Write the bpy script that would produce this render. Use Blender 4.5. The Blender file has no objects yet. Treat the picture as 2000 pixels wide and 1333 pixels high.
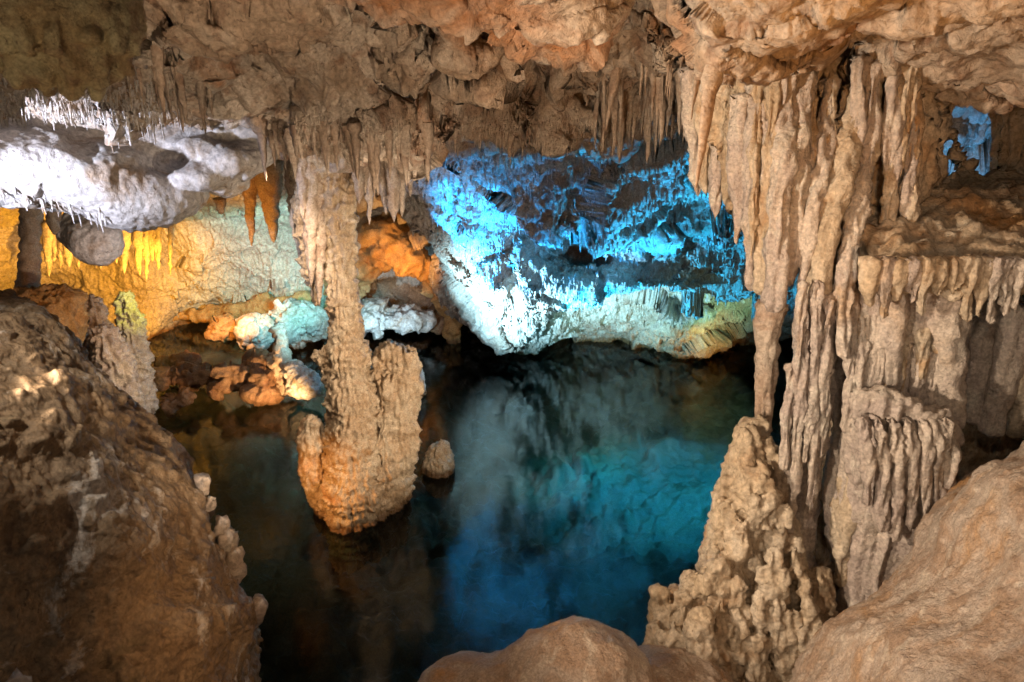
import bpy, math, random
import numpy as np
import openvdb
from mathutils import Vector
from mathutils.bvhtree import BVHTree

random.seed(7)
rng = np.random.default_rng(7)
S = bpy.context.scene
C = S.collection

# ------------------------------------------------------------------ camera, world, lamps, exposure
FOC = 1333.0            # focal length in pixels of the 2000 px wide photograph
PITCH = math.radians(20)
EYE = np.array([0.0, 0.0, 6.0])
cam_d = bpy.data.cameras.new('camera')
cam = bpy.data.objects.new('camera', cam_d)
C.objects.link(cam)
cam.location = EYE
cam.rotation_euler = (math.radians(90) - PITCH, 0, 0)
cam_d.sensor_width = 36
cam_d.lens = 24
cam_d.clip_start = 0.05
cam_d.clip_end = 200
cam_d.dof.use_dof = True
cam_d.dof.focus_distance = 8.5
cam_d.dof.aperture_fstop = 5.0
S.camera = cam
S.render.resolution_x, S.render.resolution_y = 1024, 682
S.view_settings.view_transform = 'Standard'
S.view_settings.look = 'None'
S.view_settings.exposure = 0.0
S.view_settings.gamma = 1
S.cycles.use_denoising = True
S.cycles.max_bounces = 5
S.cycles.diffuse_bounces = 2
S.cycles.glossy_bounces = 2
S.cycles.transparent_max_bounces = 6
S.cycles.caustics_reflective = False
S.cycles.caustics_refractive = False
S.cycles.sample_clamp_indirect = 4

W = bpy.data.worlds.new('World')
S.world = W
W.use_nodes = True
W.node_tree.nodes['Background'].inputs[0].default_value = (0.75, 0.60, 0.48, 1)
W.node_tree.nodes['Background'].inputs[1].default_value = 0.12

_cp, _sp = math.cos(PITCH), math.sin(PITCH)
def ray(px, py):
    x = (px - 1000) / FOC
    u = (666.5 - py) / FOC
    return np.array([x, _cp + u * _sp, -_sp + u * _cp])
def P(px, py, Y):
    """Point of the place seen at photograph pixel (px, py), Y metres ahead of the eye."""
    d = ray(px, py)
    return EYE + d * (Y / d[1])
def Wt(px, py, z=0.0):
    d = ray(px, py)
    return EYE + d * ((z - EYE[2]) / d[2])
def mpp(px, py, Y):
    """Metres per photograph pixel there."""
    d = ray(px, py)
    return (Y / d[1]) / FOC

def lamp(name, kind, pos, target, col, energy, size=0.15, angle=60, blend=0.6):
    l = bpy.data.lights.new(name, kind)
    o = bpy.data.objects.new(name, l)
    C.objects.link(o)
    o.location = pos
    l.color = col
    l.energy = energy
    if kind == 'SPOT':
        l.spot_size = math.radians(angle)
        l.spot_blend = blend
        l.shadow_soft_size = size
    elif kind == 'POINT':
        l.shadow_soft_size = size
    else:
        l.shape = 'DISK'
        l.size = size
    d = Vector(target) - Vector(pos)
    o.rotation_euler = d.to_track_quat('-Z', 'Y').to_euler()
    return o

BLUE = (0.02, 0.34, 0.95)
CYAN = (0.02, 0.42, 0.85)
TEAL = (0.12, 0.85, 0.62)
WHITE = (0.36, 0.76, 1.0)
LAV = (0.72, 0.78, 1.0)
YEL = (1.0, 0.44, 0.035)
ORA = (1.0, 0.40, 0.09)
WARM = (1.0, 0.79, 0.58)
# floodlights of the blue chamber, low over the water behind the column
lamp('floodlight', 'SPOT', P(800, 795, 11.3), P(1000, 580, 13.6), WHITE, 7500, 0.08, 72, 1.0)
lamp('floodlight', 'SPOT', P(770, 690, 11.4), P(1000, 440, 12.2), BLUE, 7500, 0.08, 64, 0.6)
lamp('floodlight', 'SPOT', Wt(1080, 770, 0.4), P(1330, 480, 12.8), CYAN, 3000, 0.08, 85, 0.8)
lamp('floodlight', 'SPOT', P(1350, 760, 10.5), P(1250, 340, 10.8), (0.03, 0.42, 0.9), 2600, 0.08, 75, 0.8)
lamp('floodlight', 'SPOT', Wt(1200, 775, 0.25), P(1220, 640, 14.6), (0.42, 0.75, 0.62), 450, 0.08, 90, 0.9)
lamp('floodlight', 'SPOT', P(1500, 760, 12.2), P(1410, 600, 14.6), (0.45, 0.9, 0.50), 420, 0.08, 60, 0.9)
lamp('floodlight', 'SPOT', P(1450, 740, 13.0), P(1350, 680, 15.0), YEL, 170, 0.08, 80, 0.9)
lamp('floodlight', 'SPOT', P(1860, 700, 8.6), P(1900, 280, 9.6), (0.1, 0.45, 1.0), 600, 0.08, 80, 0.8)
lamp('floodlight', 'SPOT', P(1000, 800, 9.8), P(980, 380, 10.8), BLUE, 1500, 0.08, 70, 0.8)
lamp('pool_light', 'SPOT', Wt(1230, 770, 0.6), Wt(1200, 745, -1.2), (0.03, 0.45, 0.6), 160, 0.2, 150, 0.9)
lamp('floodlight', 'SPOT', P(1260, 900, 8.0), P(1130, 460, 12.5), (0.05, 0.36, 0.75), 800, 0.5, 52, 1.0)  # added soft blue fill from the front, softens the wall's black patches
lamp('floodlight', 'SPOT', P(1380, 860, 9.0), P(1340, 600, 14.0), (0.45, 0.75, 0.45), 160, 0.4, 45, 1.0)
# back left chamber
lamp('floodlight', 'SPOT', P(330, 610, 12.5), P(170, 520, 17.0), YEL, 2100, 0.1, 78, 0.8)
lamp('floodlight', 'SPOT', P(150, 600, 12.0), P(20, 500, 13.5), YEL, 700, 0.1, 80, 0.8)
lamp('floodlight', 'SPOT', P(600, 560, 11.5), P(520, 505, 16.5), (0.14, 0.75, 0.58), 1500, 0.1, 50, 0.8)
lamp('floodlight', 'SPOT', P(590, 640, 12.0), P(560, 470, 16.5), LAV, 900, 0.1, 50, 0.9)
lamp('floodlight', 'SPOT', P(420, 470, 12.6), P(420, 395, 14.5), YEL, 160, 0.1, 80, 0.8)
lamp('floodlight', 'SPOT', P(640, 560, 11.5), P(600, 625, 14.8), (0.35, 0.85, 1.0), 1200, 0.1, 55, 0.8)
lamp('floodlight', 'SPOT', P(330, 520, 10.5), P(265, 600, 11.6), (0.85, 0.9, 0.05), 160, 0.1, 40, 0.8)
lamp('floodlight', 'SPOT', P(420, 590, 13.5), P(440, 615, 17.5), ORA, 700, 0.1, 90, 0.9)
lamp('floodlight', 'SPOT', P(300, 560, 8.5), P(110, 620, 9.6), ORA, 60, 0.1, 60, 0.9)
lamp('floodlight', 'SPOT', P(600, 870, 11.0), P(500, 750, 13.0), (1, 0.50, 0.2), 1300, 0.1, 60, 0.9)
lamp('floodlight', 'SPOT', P(420, 620, 9.0), P(190, 475, 12.0), (1.0, 0.8, 0.75), 300, 0.1, 30, 0.9)
lamp('floodlight', 'SPOT', P(400, 600, 9.3), P(510, 410, 11.2), (1.0, 0.45, 0.10), 200, 0.1, 50, 0.9)
lamp('floodlight', 'SPOT', P(420, 700, 9.5), P(230, 700, 10.8), (1.0, 0.66, 0.3), 60, 0.1, 50, 0.9)
# arch
lamp('floodlight', 'SPOT', P(790, 570, 14.2), P(790, 480, 16.0), (1.0, 0.42, 0.07), 240, 0.08, 95, 0.8)
lamp('floodlight', 'SPOT', P(720, 690, 13.5), P(770, 615, 16.5), (0.5, 0.8, 1.0), 500, 0.08, 50, 0.8)
# white ledge, top left
lamp('floodlight', 'SPOT', P(-330, 425, 5.3), P(180, 330, 7.6), LAV, 800, 0.06, 75, 0.8)
# column
lamp('floodlight', 'SPOT', P(430, 980, 7.0), P(690, 960, 8.8), (1.0, 0.45, 0.12), 230, 0.1, 60, 0.9)
lamp('floodlight', 'SPOT', P(1150, 900, 5.5), P(745, 680, 9.0), WARM, 1150, 0.15, 74, 0.8)
lamp('floodlight', 'SPOT', P(900, 700, 5.2), P(600, 240, 7.6), WARM, 230, 0.15, 75, 1.0)  # added wide warm fill for the ceiling in front of the column top
# added warm fill lamps, mostly round the eye; no such fixtures in view
lamp('fill_light', 'SPOT', (-2.0, 2.2, 5.2), P(1650, 640, 4.0), WARM, 980, 0.12, 85, 0.9)
lamp('fill_light', 'SPOT', (-0.4, 1.4, 4.3), P(760, 140, 6.5), (1, .74, .5), 400, 0.12, 88, 0.9)
lamp('fill_light', 'SPOT', (1.1, 1.2, 5.2), P(1600, 90, 3.6), (1, .44, .12), 130, 0.06, 80, 0.9)
lamp('fill_light', 'SPOT', (1.2, 1.8, 6.0), P(1850, 480, 4.4), WARM, 55, 0.1, 60, 0.9)
lamp('fill_light', 'SPOT', (0.6, 0.3, 5.4), P(1800, 1250, 1.6), WARM, 40, 0.15, 90, 0.9)
lamp('fill_light', 'SPOT', (0.1, 0.6, 5.6), P(1130, 1260, 3.0), (1, .62, .34), 120, 0.15, 50, 0.9)
lamp('fill_light', 'SPOT', (-1.9, 1.6, 6.3), P(60, 700, 2.4), (1, .88, .75), 110, 0.05, 50, 0.9)
lamp('fill_light', 'SPOT', (-0.5, 1.6, 4.6), P(400, 1150, 2.6), (1, .58, .28), 26, 0.1, 60, 0.9)
lamp('fill_light', 'SPOT', (-1.3, 1.1, 5.3), P(90, 60, 2.3), (1, .74, .42), 17, 0.08, 60, 0.9)
lamp('fill_light', 'SPOT', (-1.2, 1.1, 4.3), P(1720, 900, 3.8), WARM, 300, 0.08, 55, 0.9)
lamp('fill_light', 'SPOT', P(560, 330, 7.5), Wt(450, 880), WARM, 420, 0.1, 75, 0.9)  # added fill hung over the lake to bring up the left bed
# underwater glow at the right
lamp('pool_light', 'SPOT', P(1300, 760, 10.8), Wt(1060, 880, -1.4), (0.04, 0.50, 0.72), 1300, 0.2, 66, 1.0)
lamp('pool_light', 'SPOT', P(1480, 700, 9.0), Wt(1270, 940, -1.4), (0.02, 0.42, 0.95), 5200, 0.2, 66, 0.9)

# ------------------------------------------------------------------ noise
def _hash(ix, iy, iz, s):
    h = (ix.astype(np.uint32) * np.uint32(374761393) + iy.astype(np.uint32) * np.uint32(668265263)
         + iz.astype(np.uint32) * np.uint32(2147483647) + np.uint32(s) * np.uint32(1274126177))
    h = (h ^ (h >> np.uint32(13))) * np.uint32(1103515245)
    h = (h ^ (h >> np.uint32(15))) * np.uint32(2654435761)
    return h ^ (h >> np.uint32(16))
_G = np.array([[1,1,0],[-1,1,0],[1,-1,0],[-1,-1,0],[1,0,1],[-1,0,1],[1,0,-1],[-1,0,-1],
               [0,1,1],[0,-1,1],[0,1,-1],[0,-1,-1],[1,1,0],[-1,1,0],[0,-1,1],[0,-1,-1]], np.float32)
def gn(p, s=0):
    p = p.astype(np.float32)
    i = np.floor(p)
    f = p - i
    i = i.astype(np.int64)
    u = f * f * f * (f * (f * 6 - 15) + 10)
    out = np.zeros(len(p), np.float32)
    for dx in (0, 1):
        wx = u[:, 0] if dx else 1 - u[:, 0]
        for dy in (0, 1):
            wy = u[:, 1] if dy else 1 - u[:, 1]
            for dz in (0, 1):
                wz = u[:, 2] if dz else 1 - u[:, 2]
                g = _G[_hash(i[:, 0] + dx, i[:, 1] + dy, i[:, 2] + dz, s) & np.uint32(15)]
                out += wx * wy * wz * (g[:, 0] * (f[:, 0] - dx) + g[:, 1] * (f[:, 1] - dy) + g[:, 2] * (f[:, 2] - dz))
    return out
def fbm(p, o=4, s=0, bill=False):
    a, t = 1.0, 0
    r = np.zeros(len(p), np.float32)
    for k in range(o):
        v = gn(p * (2.03 ** k) + 17.1 * k, s + k)
        r += a * (np.abs(v) * 2 - 0.4 if bill else v)
        t += a
        a *= 0.5
    return r / t * 1.6
def facet(p, s=0, soft=True):
    """Tilted plates, one per cell: broken rock with ledges."""
    i0 = np.floor(p).astype(np.int64)
    best = np.full(len(p), 1e9, np.float32); sec = best.copy()
    val = np.zeros(len(p), np.float32)
    for dx in (-1, 0, 1):
        for dy in (-1, 0, 1):
            for dz in (-1, 0, 1):
                ix, iy, iz = i0[:, 0] + dx, i0[:, 1] + dy, i0[:, 2] + dz
                h = _hash(ix, iy, iz, s)
                c = np.stack([ix + (h & 255) / 255., iy + ((h >> 8) & 255) / 255., iz + ((h >> 16) & 255) / 255.], 1)
                q = (p - c).astype(np.float32)
                d = (q * q).sum(1)
                h2 = _hash(ix, iy, iz, s + 91)
                t = (((h2 & 255) / 127.5 - 1) * q[:, 0] + (((h2 >> 8) & 255) / 127.5 - 1) * q[:, 1]
                     + (((h2 >> 16) & 255) / 127.5 - 1) * q[:, 2]) + ((h2 >> 24) & 255) / 255. - 0.5
                m = d < best
                sec = np.minimum(sec, np.where(m, best, d))
                best = np.where(m, d, best)
                val = np.where(m, t.astype(np.float32), val)
    return val if not soft else val * (0.4 + 0.6 * np.clip((np.sqrt(sec) - np.sqrt(best)) * 5, 0, 1) ** 0.7)

def disp(p, spec):
    """Sum of relief layers at points p: (kind, scale in metres, height in metres, extra)."""
    d = np.zeros(len(p), np.float32)
    p = p.astype(np.float32)
    for k, L in enumerate(spec):
        kind, sc, amp = L[:3]
        s = 11 * k + 3
        if kind == 'fbm': d += amp * fbm(p / sc, 4, s)
        elif kind == 'bill': d += amp * fbm(p / sc, 3, s, True)
        elif kind == 'rid': d -= amp * fbm(p / sc, 3, s, True)
        elif kind == 'flute':
            zs = L[3] if len(L) > 3 else 0.12
            q = p / sc; q[:, 2] *= zs
            q[:, :2] += 0.25 * np.stack([gn(p / sc * 0.3, s + 5), gn(p / sc * 0.3, s + 6)], 1)
            d += amp * (np.abs(gn(q, s)) * 2.4 - 0.5 + 0.5 * np.abs(gn(q * 2.1, s + 1)) * 2)
        elif kind == 'tier':
            q = p / (sc * 2.2)
            t = p[:, 2] / sc + 0.9 * gn(q, s) + 0.5 * gn(q * 2.3, s + 1)
            t = t - np.floor(t)                      # 0 at the foot of a tier, 1 at its top
            a = 0.6 + 0.8 * gn(q * 1.3, s + 2)
            d += amp * a * (np.clip((1 - t) * 1.3, 0, 1) * np.clip(t * 7, 0, 1) - 0.5)
        elif kind == 'facet':
            q = p / sc + 0.25 * np.stack([gn(p / sc * 1.7, s + 1), gn(p / sc * 1.7, s + 2), gn(p / sc * 1.7, s + 3)], 1)
            d += amp * facet(q, s)
        elif kind == 'crag':
            q = p / sc + 0.35 * np.stack([gn(p / sc * 1.7, s + 1), gn(p / sc * 1.7, s + 2), gn(p / sc * 1.7, s + 3)], 1)
            d += amp * facet(q, s, False) * np.clip((p[:, 1] - 3.9) / 1.5, 0.3, 1)
        elif kind == 'pit':
            v = gn(p / sc, s) + 0.4 * gn(p / sc * 2.3, s + 1)
            d -= amp * np.clip((v - L[3]) * 4, 0, 1)
        elif kind == 'fur':
            q = p / sc; q[:, 2] *= 0.35
            v = np.clip(gn(q, s) * 2.2 + 0.1, 0, 1)
            m = np.clip(0.5 + 2.0 * gn(p / (sc * 9), s + 4), 0, 1)
            d += amp * v * m
    return d

# ------------------------------------------------------------------ mesh tools
def mk(name, v, f, mat, parent=None, smooth=True):
    m = bpy.data.meshes.new(name)
    v = np.ascontiguousarray(v, np.float32)
    f = np.ascontiguousarray(f, np.int32)
    n = f.shape[1]
    m.vertices.add(len(v)); m.vertices.foreach_set('co', v.ravel())
    m.loops.add(f.size); m.loops.foreach_set('vertex_index', f.ravel())
    m.polygons.add(len(f)); m.polygons.foreach_set('loop_start', np.arange(0, f.size, n, dtype=np.int32))
    m.polygons.foreach_set('use_smooth', np.full(len(f), smooth))
    m.update(calc_edges=True)
    m.materials.append(mat)
    o = bpy.data.objects.new(name, m)
    C.objects.link(o)
    if parent: o.parent = parent
    return o
def normals(v, f):
    n = np.zeros_like(v)
    a = np.cross(v[f[:, 2]] - v[f[:, 0]], v[f[:, 3]] - v[f[:, 1]])
    for k in range(4):
        for c in range(3):
            n[:, c] += np.bincount(f[:, k], a[:, c], len(v))
    return n / (np.linalg.norm(n, axis=1, keepdims=True) + 1e-9)
def subdiv(v, f):
    e = np.concatenate([f[:, [0, 1]], f[:, [1, 2]], f[:, [2, 3]], f[:, [3, 0]]])
    e.sort(1)
    key = e[:, 0].astype(np.int64) * len(v) + e[:, 1]
    u, inv = np.unique(key, return_inverse=True)
    mid = (v[u // len(v)] + v[u % len(v)]) / 2
    cen = v[f].mean(1)
    n, nf = len(v), len(f)
    E4 = inv.reshape(4, nf).T + n
    ci = np.arange(nf) + n + len(u)
    nv = np.concatenate([v, mid, cen])
    F = np.concatenate([np.stack([f[:, k], E4[:, k], ci, E4[:, k - 1]], 1) for k in range(4)])
    return nv, F
def grid_faces(R, K, wrap=False):
    a = np.arange(R * K).reshape(R, K)
    if wrap: a = np.concatenate([a, a[:, :1]], 1)
    return np.stack([a[:-1, :-1], a[1:, :-1], a[1:, 1:], a[:-1, 1:]], -1).reshape(-1, 4)
def cr(ctrl, t):
    """Catmull-Rom along axis 0."""
    n = len(ctrl)
    x = t * (n - 1)
    i = np.clip(np.floor(x).astype(int), 0, n - 2)
    f = (x - i).reshape((-1,) + (1,) * (ctrl.ndim - 1))
    g = lambda k: ctrl[np.clip(k, 0, n - 1)]
    p0, p1, p2, p3 = g(i - 1), g(i), g(i + 1), g(i + 2)
    p0 = np.where((i == 0).reshape(f.shape), 2 * p1 - p2, p0)
    p3 = np.where((i == n - 2).reshape(f.shape), 2 * p2 - p1, p3)
    return 0.5 * (2 * p1 + (p2 - p0) * f + (2 * p0 - 5 * p1 + 4 * p2 - p3) * f * f + (3 * p1 - p0 - 3 * p2 + p3) * f ** 3)
def sheet(name, ctrl, M, N, spec, mat, parent=None, flip=False, pre=None, world=False, bumps=()):
    """A rock face through rows of (px, py, Y) control points, with relief along its normal."""
    c = np.array([[(q if world else P(*q)) for q in r] for r in ctrl], float)
    g = cr(c, np.linspace(0, 1, M))
    g = cr(g.transpose(1, 0, 2), np.linspace(0, 1, N)).transpose(1, 0, 2)
    v = g.reshape(-1, 3)
    f = grid_faces(M, N)
    if flip: f = f[:, ::-1]
    n = normals(v, f)
    if bumps:
        b = np.zeros(len(v))
        q = v + 0.25 * np.stack([fbm(v / 0.9, 3, 41), fbm(v / 0.9, 3, 42), fbm(v / 0.9, 3, 43)], 1)
        for (bx, by, bY, rad, amp, sharp) in bumps:
            t = 1 - np.linalg.norm(q - P(bx, by, bY), axis=1) / rad
            b -= amp * np.clip(t * sharp, 0, 1) ** (1.5 if sharp < 2 else 1)
        v = v + n * b[:, None]
        n = normals(v, f)
    if pre:
        v = v + n * disp(v, pre)[:, None]
        n = normals(v, f)
    v = v + n * disp(v, spec)[:, None]
    return mk(name, v, f, mat, parent)

class Rock:
    """A signed distance field built of round cones and ellipsoids, melted together, then meshed."""
    def __init__(s, vox):
        s.vox = vox; s.prims = []
    def cone(s, a, b, ra, rb, k=0.0):
        s.prims.append(('c', np.array(a, float), np.array(b, float), ra, rb, k)); return s
    def chain(s, pts, k=0.0, sc=1.0):
        """pts: (px, py, Y, radius in photo pixels)."""
        w = [(P(q[0], q[1], q[2]), q[3] * sc * mpp(q[0], q[1], q[2])) for q in pts]
        if len(w) == 1: s.cone(w[0][0], w[0][0] + [0, 0, 1e-3], w[0][1], w[0][1], k)
        for (a, ra), (b, rb) in zip(w, w[1:]): s.cone(a, b, ra, rb, k)
        return s
    def ell(s, c, r, k=0.0, rot=0.0, neg=False):
        s.prims.append(('n' if neg else 'e', np.array(c, float), np.array(r, float), rot, 0, k)); return s
    def mesh(s, name, spec, mat, parent=None, sub=0, pre=None, zmin=None):
        lo, hi = np.full(3, 1e9), np.full(3, -1e9)
        for q in s.prims:
            if q[0] == 'c':
                for c, r in ((q[1], q[3]), (q[2], q[4])): lo = np.minimum(lo, c - r); hi = np.maximum(hi, c + r)
            elif q[0] == 'e':
                lo = np.minimum(lo, q[1] - q[2].max()); hi = np.maximum(hi, q[1] + q[2].max())
        pad = 5 * s.vox
        lo -= pad; hi += pad
        if zmin is not None: lo[2] = max(lo[2], zmin)
        dims = np.ceil((hi - lo) / s.vox).astype(int) + 1
        D = np.full(dims, 1.0, np.float32)
        ax = [lo[i] + s.vox * np.arange(dims[i]) for i in range(3)]
        for q in s.prims:
            k = q[5] or 1.2 * s.vox
            m = k + 3 * s.vox
            if q[0] == 'c': l = np.minimum(q[1] - q[3], q[2] - q[4]) - m; h = np.maximum(q[1] + q[3], q[2] + q[4]) + m
            else: l = q[1] - q[2].max() - m; h = q[1] + q[2].max() + m
            i0 = np.clip(((l - lo) / s.vox).astype(int), 0, dims); i1 = np.clip(((h - lo) / s.vox).astype(int) + 2, 0, dims)
            if (i1 <= i0).any(): continue
            X = ax[0][i0[0]:i1[0], None, None].astype(np.float32)
            Y = ax[1][None, i0[1]:i1[1], None].astype(np.float32)
            Z = ax[2][None, None, i0[2]:i1[2]].astype(np.float32)
            if q[0] == 'c':
                ba = q[2] - q[1]
                t = ((X - q[1][0]) * ba[0] + (Y - q[1][1]) * ba[1] + (Z - q[1][2]) * ba[2]) / max(ba @ ba, 1e-12)
                t = np.clip(t, 0, 1)
                d = np.sqrt((X - q[1][0] - t * ba[0]) ** 2 + (Y - q[1][1] - t * ba[1]) ** 2 + (Z - q[1][2] - t * ba[2]) ** 2) - (q[3] + (q[4] - q[3]) * t)
            else:
                c, r, a = q[1], q[2], q[3]
                xx, yy = X - c[0], Y - c[1]
                if a: xx, yy = xx * math.cos(a) + yy * math.sin(a), -xx * math.sin(a) + yy * math.cos(a)
                k0 = np.sqrt((xx / r[0]) ** 2 + (yy / r[1]) ** 2 + ((Z - c[2]) / r[2]) ** 2)
                k1 = np.sqrt((xx / r[0] ** 2) ** 2 + (yy / r[1] ** 2) ** 2 + ((Z - c[2]) / r[2] ** 2) ** 2)
                d = k0 * (k0 - 1) / (k1 + 1e-6)
            sl = D[i0[0]:i1[0], i0[1]:i1[1], i0[2]:i1[2]]
            if q[0] == 'n':
                h_ = np.clip(0.5 - 0.5 * (sl + d) / k, 0, 1)
                sl[...] = sl * (1 - h_) - d * h_ + k * h_ * (1 - h_)
            else:
                h_ = np.clip(0.5 + 0.5 * (sl - d) / k, 0, 1)
                sl[...] = sl * (1 - h_) + d * h_ - k * h_ * (1 - h_)
        g = openvdb.FloatGrid(); g.background = 1.0
        g.copyFromArray(np.ascontiguousarray(D))
        v, f = g.convertToQuads(isovalue=0.0)
        v = v * s.vox + lo
        f = f[:, ::-1].astype(np.int64)
        for _ in range(sub): v, f = subdiv(v, f)
        n = normals(v, f)
        if pre:
            v = v + n * disp(v, pre)[:, None]; n = normals(v, f)
        v = v + n * disp(v, spec)[:, None]
        return mk(name, v, f, mat, parent)

def loft(name, pts, mat, parent=None, seg=18, step=0.03, spec=(), pointy=True, flat=1.0):
    """A hanging or standing rod through world points with radii: [(xyz, r)], closed at both ends."""
    c = np.array([list(p) + [r] for p, r in pts], float)
    L = np.linalg.norm(np.diff(c[:, :3], axis=0), axis=1).sum()
    R = max(6, int(L / step))
    q = cr(c, np.linspace(0, 1, R))
    r = np.maximum(q[:, 3], 0.002)
    s_ = np.linspace(0, 1, R)
    r = r * np.clip(((1 - s_) / (0.04 if not pointy else 0.10)), 0.0, 1) ** 0.5
    r[0] *= 0.02; r[-1] = 0.0005
    a = np.linspace(0, 2 * math.pi, seg, endpoint=False) + rng.random() * 6
    v = np.stack([q[:, 0, None] + r[:, None] * np.cos(a), q[:, 1, None] + flat * r[:, None] * np.sin(a), np.repeat(q[:, 2, None], seg, 1)], -1)
    f = grid_faces(R, seg, True)
    if q[0, 2] > q[-1, 2]: f = f[:, ::-1]
    v = v.reshape(-1, 3)
    if spec:
        n = normals(v, f)
        v = v + n * (disp(v, spec) * np.repeat(np.clip(r / (r.max() * 0.5), 0.1, 1), seg))[:, None]
    return mk(name, v, f, mat, parent)

# ------------------------------------------------------------------ materials
def rock_mat(name, cols, scale=1.0, rough=0.75, bump=1.0, streak=0.0, spec=0.45, crust=None):
    m = bpy.data.materials.new(name); m.use_nodes = True
    nt = m.node_tree; N = nt.nodes; Lk = nt.links
    b = N['Principled BSDF']
    geo = N.new('ShaderNodeNewGeometry')
    def noise(sc, det, dist=0.0, vec=None, r=0.6):
        n = N.new('ShaderNodeTexNoise'); n.inputs['Scale'].default_value = sc; n.inputs['Detail'].default_value = det
        n.inputs['Distortion'].default_value = dist; n.inputs['Roughness'].default_value = r
        Lk.new(vec or geo.outputs['Position'], n.inputs['Vector']); return n.outputs['Fac']
    def ramp(x, a, c):
        r = N.new('ShaderNodeMapRange'); r.inputs[1].default_value = a; r.inputs[2].default_value = c
        Lk.new(x, r.inputs[0]); return r.outputs[0]
    def mix(a, c, fac):
        x = N.new('ShaderNodeMix'); x.data_type = 'RGBA'
        Lk.new(fac, x.inputs[0])
        for v, i in ((a, 6), (c, 7)):
            if isinstance(v, tuple): x.inputs[i].default_value = (*v, 1)
            else: Lk.new(v, x.inputs[i])
        return x.outputs[2]
    c = mix(cols[0], cols[1], ramp(noise(1.6 * scale, 6, 0.6), 0.42, 0.58))
    c = mix(c, cols[2], ramp(noise(3.1 * scale, 8, 1.2), 0.52, 0.68))
    if len(cols) > 3: c = mix(c, cols[3], ramp(noise(0.9 * scale, 5, 0.8), 0.56, 0.70))
    c = mix(c, tuple(x * 0.5 for x in cols[2]), ramp(noise(17 * scale, 4, 1.5), 0.60, 0.74))
    if crust: c = mix(c, crust, ramp(noise(2.6, 9, 0.8, r=0.7), 0.57, 0.62))
    if streak:
        mp = N.new('ShaderNodeMapping'); mp.inputs['Scale'].default_value = (14, 14, 1.1)
        Lk.new(geo.outputs['Position'], mp.inputs[0])
        st = ramp(noise(1.0, 4, 0.3, mp.outputs[0]), 0.45, 0.75)
        mu = N.new('ShaderNodeMath'); mu.operation = 'MULTIPLY'; mu.inputs[1].default_value = streak; Lk.new(st, mu.inputs[0])
        c = mix(c, tuple(x * 0.55 for x in cols[0]), mu.outputs[0])
    sp = noise(34 * scale, 6)
    mr = N.new('ShaderNodeMapRange'); mr.inputs[1].default_value = 0.3; mr.inputs[2].default_value = 0.7; mr.inputs[3].default_value = 0.55; mr.inputs[4].default_value = 1.2
    Lk.new(sp, mr.inputs[0])
    sx = N.new('ShaderNodeSeparateXYZ'); Lk.new(geo.outputs['Position'], sx.inputs[0])
    ad = N.new('ShaderNodeMath'); ad.operation = 'MULTIPLY_ADD'; ad.inputs[1].default_value = 0.35; Lk.new(noise(2.0, 4), ad.inputs[0]); Lk.new(sx.outputs[2], ad.inputs[2])
    wet = N.new('ShaderNodeMapRange'); wet.inputs[1].default_value = 0.34; wet.inputs[2].default_value = 0.22; Lk.new(ad.outputs[0], wet.inputs[0])
    c = mix(c, (0.16, 0.085, 0.035), wet.outputs[0])
    hs = N.new('ShaderNodeHueSaturation'); Lk.new(mr.outputs[0], hs.inputs['Value']); Lk.new(c, hs.inputs['Color'])
    Lk.new(hs.outputs[0], b.inputs['Base Color'])
    rr = N.new('ShaderNodeMapRange'); rr.inputs[1].default_value = 0.35; rr.inputs[2].default_value = 0.65; rr.inputs[3].default_value = rough - 0.42; rr.inputs[4].default_value = rough + 0.08
    Lk.new(noise(2.4 * scale, 6), rr.inputs[0]); Lk.new(rr.outputs[0], b.inputs['Roughness'])
    b.inputs['Specular IOR Level'].default_value = spec
    h1 = noise(9 * scale, 8, 0.4, r=0.65); h2 = noise(45 * scale, 5)
    bp = N.new('ShaderNodeBump'); bp.inputs['Distance'].default_value = 0.06 * bump; bp.inputs['Strength'].default_value = 0.8
    Lk.new(h1, bp.inputs['Height'])
    bq = N.new('ShaderNodeBump'); bq.inputs['Distance'].default_value = 0.015 * bump; bq.inputs['Strength'].default_value = 0.8
    Lk.new(h2, bq.inputs['Height']); Lk.new(bp.outputs[0], bq.inputs['Normal'])
    Lk.new(bq.outputs[0], b.inputs['Normal'])
    return m

M_ceil = rock_mat('ceiling_rock', [(0.42, 0.31, 0.22), (0.56, 0.47, 0.38), (0.27, 0.16, 0.10), (0.40, 0.17, 0.06)], 1.0, bump=0.8)
M_wall = rock_mat('chamber_rock', [(0.46, 0.40, 0.34), (0.36, 0.27, 0.21), (0.52, 0.48, 0.43), (0.25, 0.14, 0.09)], 1.0, bump=1.3)
M_back = rock_mat('back_rock', [(0.50, 0.44, 0.36), (0.42, 0.36, 0.30), (0.56, 0.52, 0.46)], 0.7, streak=0.4)
M_ledge = rock_mat('pale_ledge_rock', [(0.55, 0.50, 0.46), (0.60, 0.56, 0.52), (0.38, 0.27, 0.18)], 0.6, bump=0.7)
M_drap = rock_mat('flowstone', [(0.52, 0.40, 0.27), (0.62, 0.52, 0.40), (0.40, 0.26, 0.15), (0.48, 0.26, 0.10)], 1.1, streak=0.45, bump=0.6)
M_dwht = rock_mat('pale_flowstone', [(0.64, 0.54, 0.45), (0.50, 0.41, 0.36), (0.70, 0.63, 0.54), (0.52, 0.36, 0.22)], 1.3, streak=0.2, bump=0.7)
M_stal = rock_mat('stalactite_stone', [(0.44, 0.32, 0.23), (0.52, 0.42, 0.33), (0.34, 0.22, 0.15)], 1.2, streak=0.3, bump=0.5)
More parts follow.
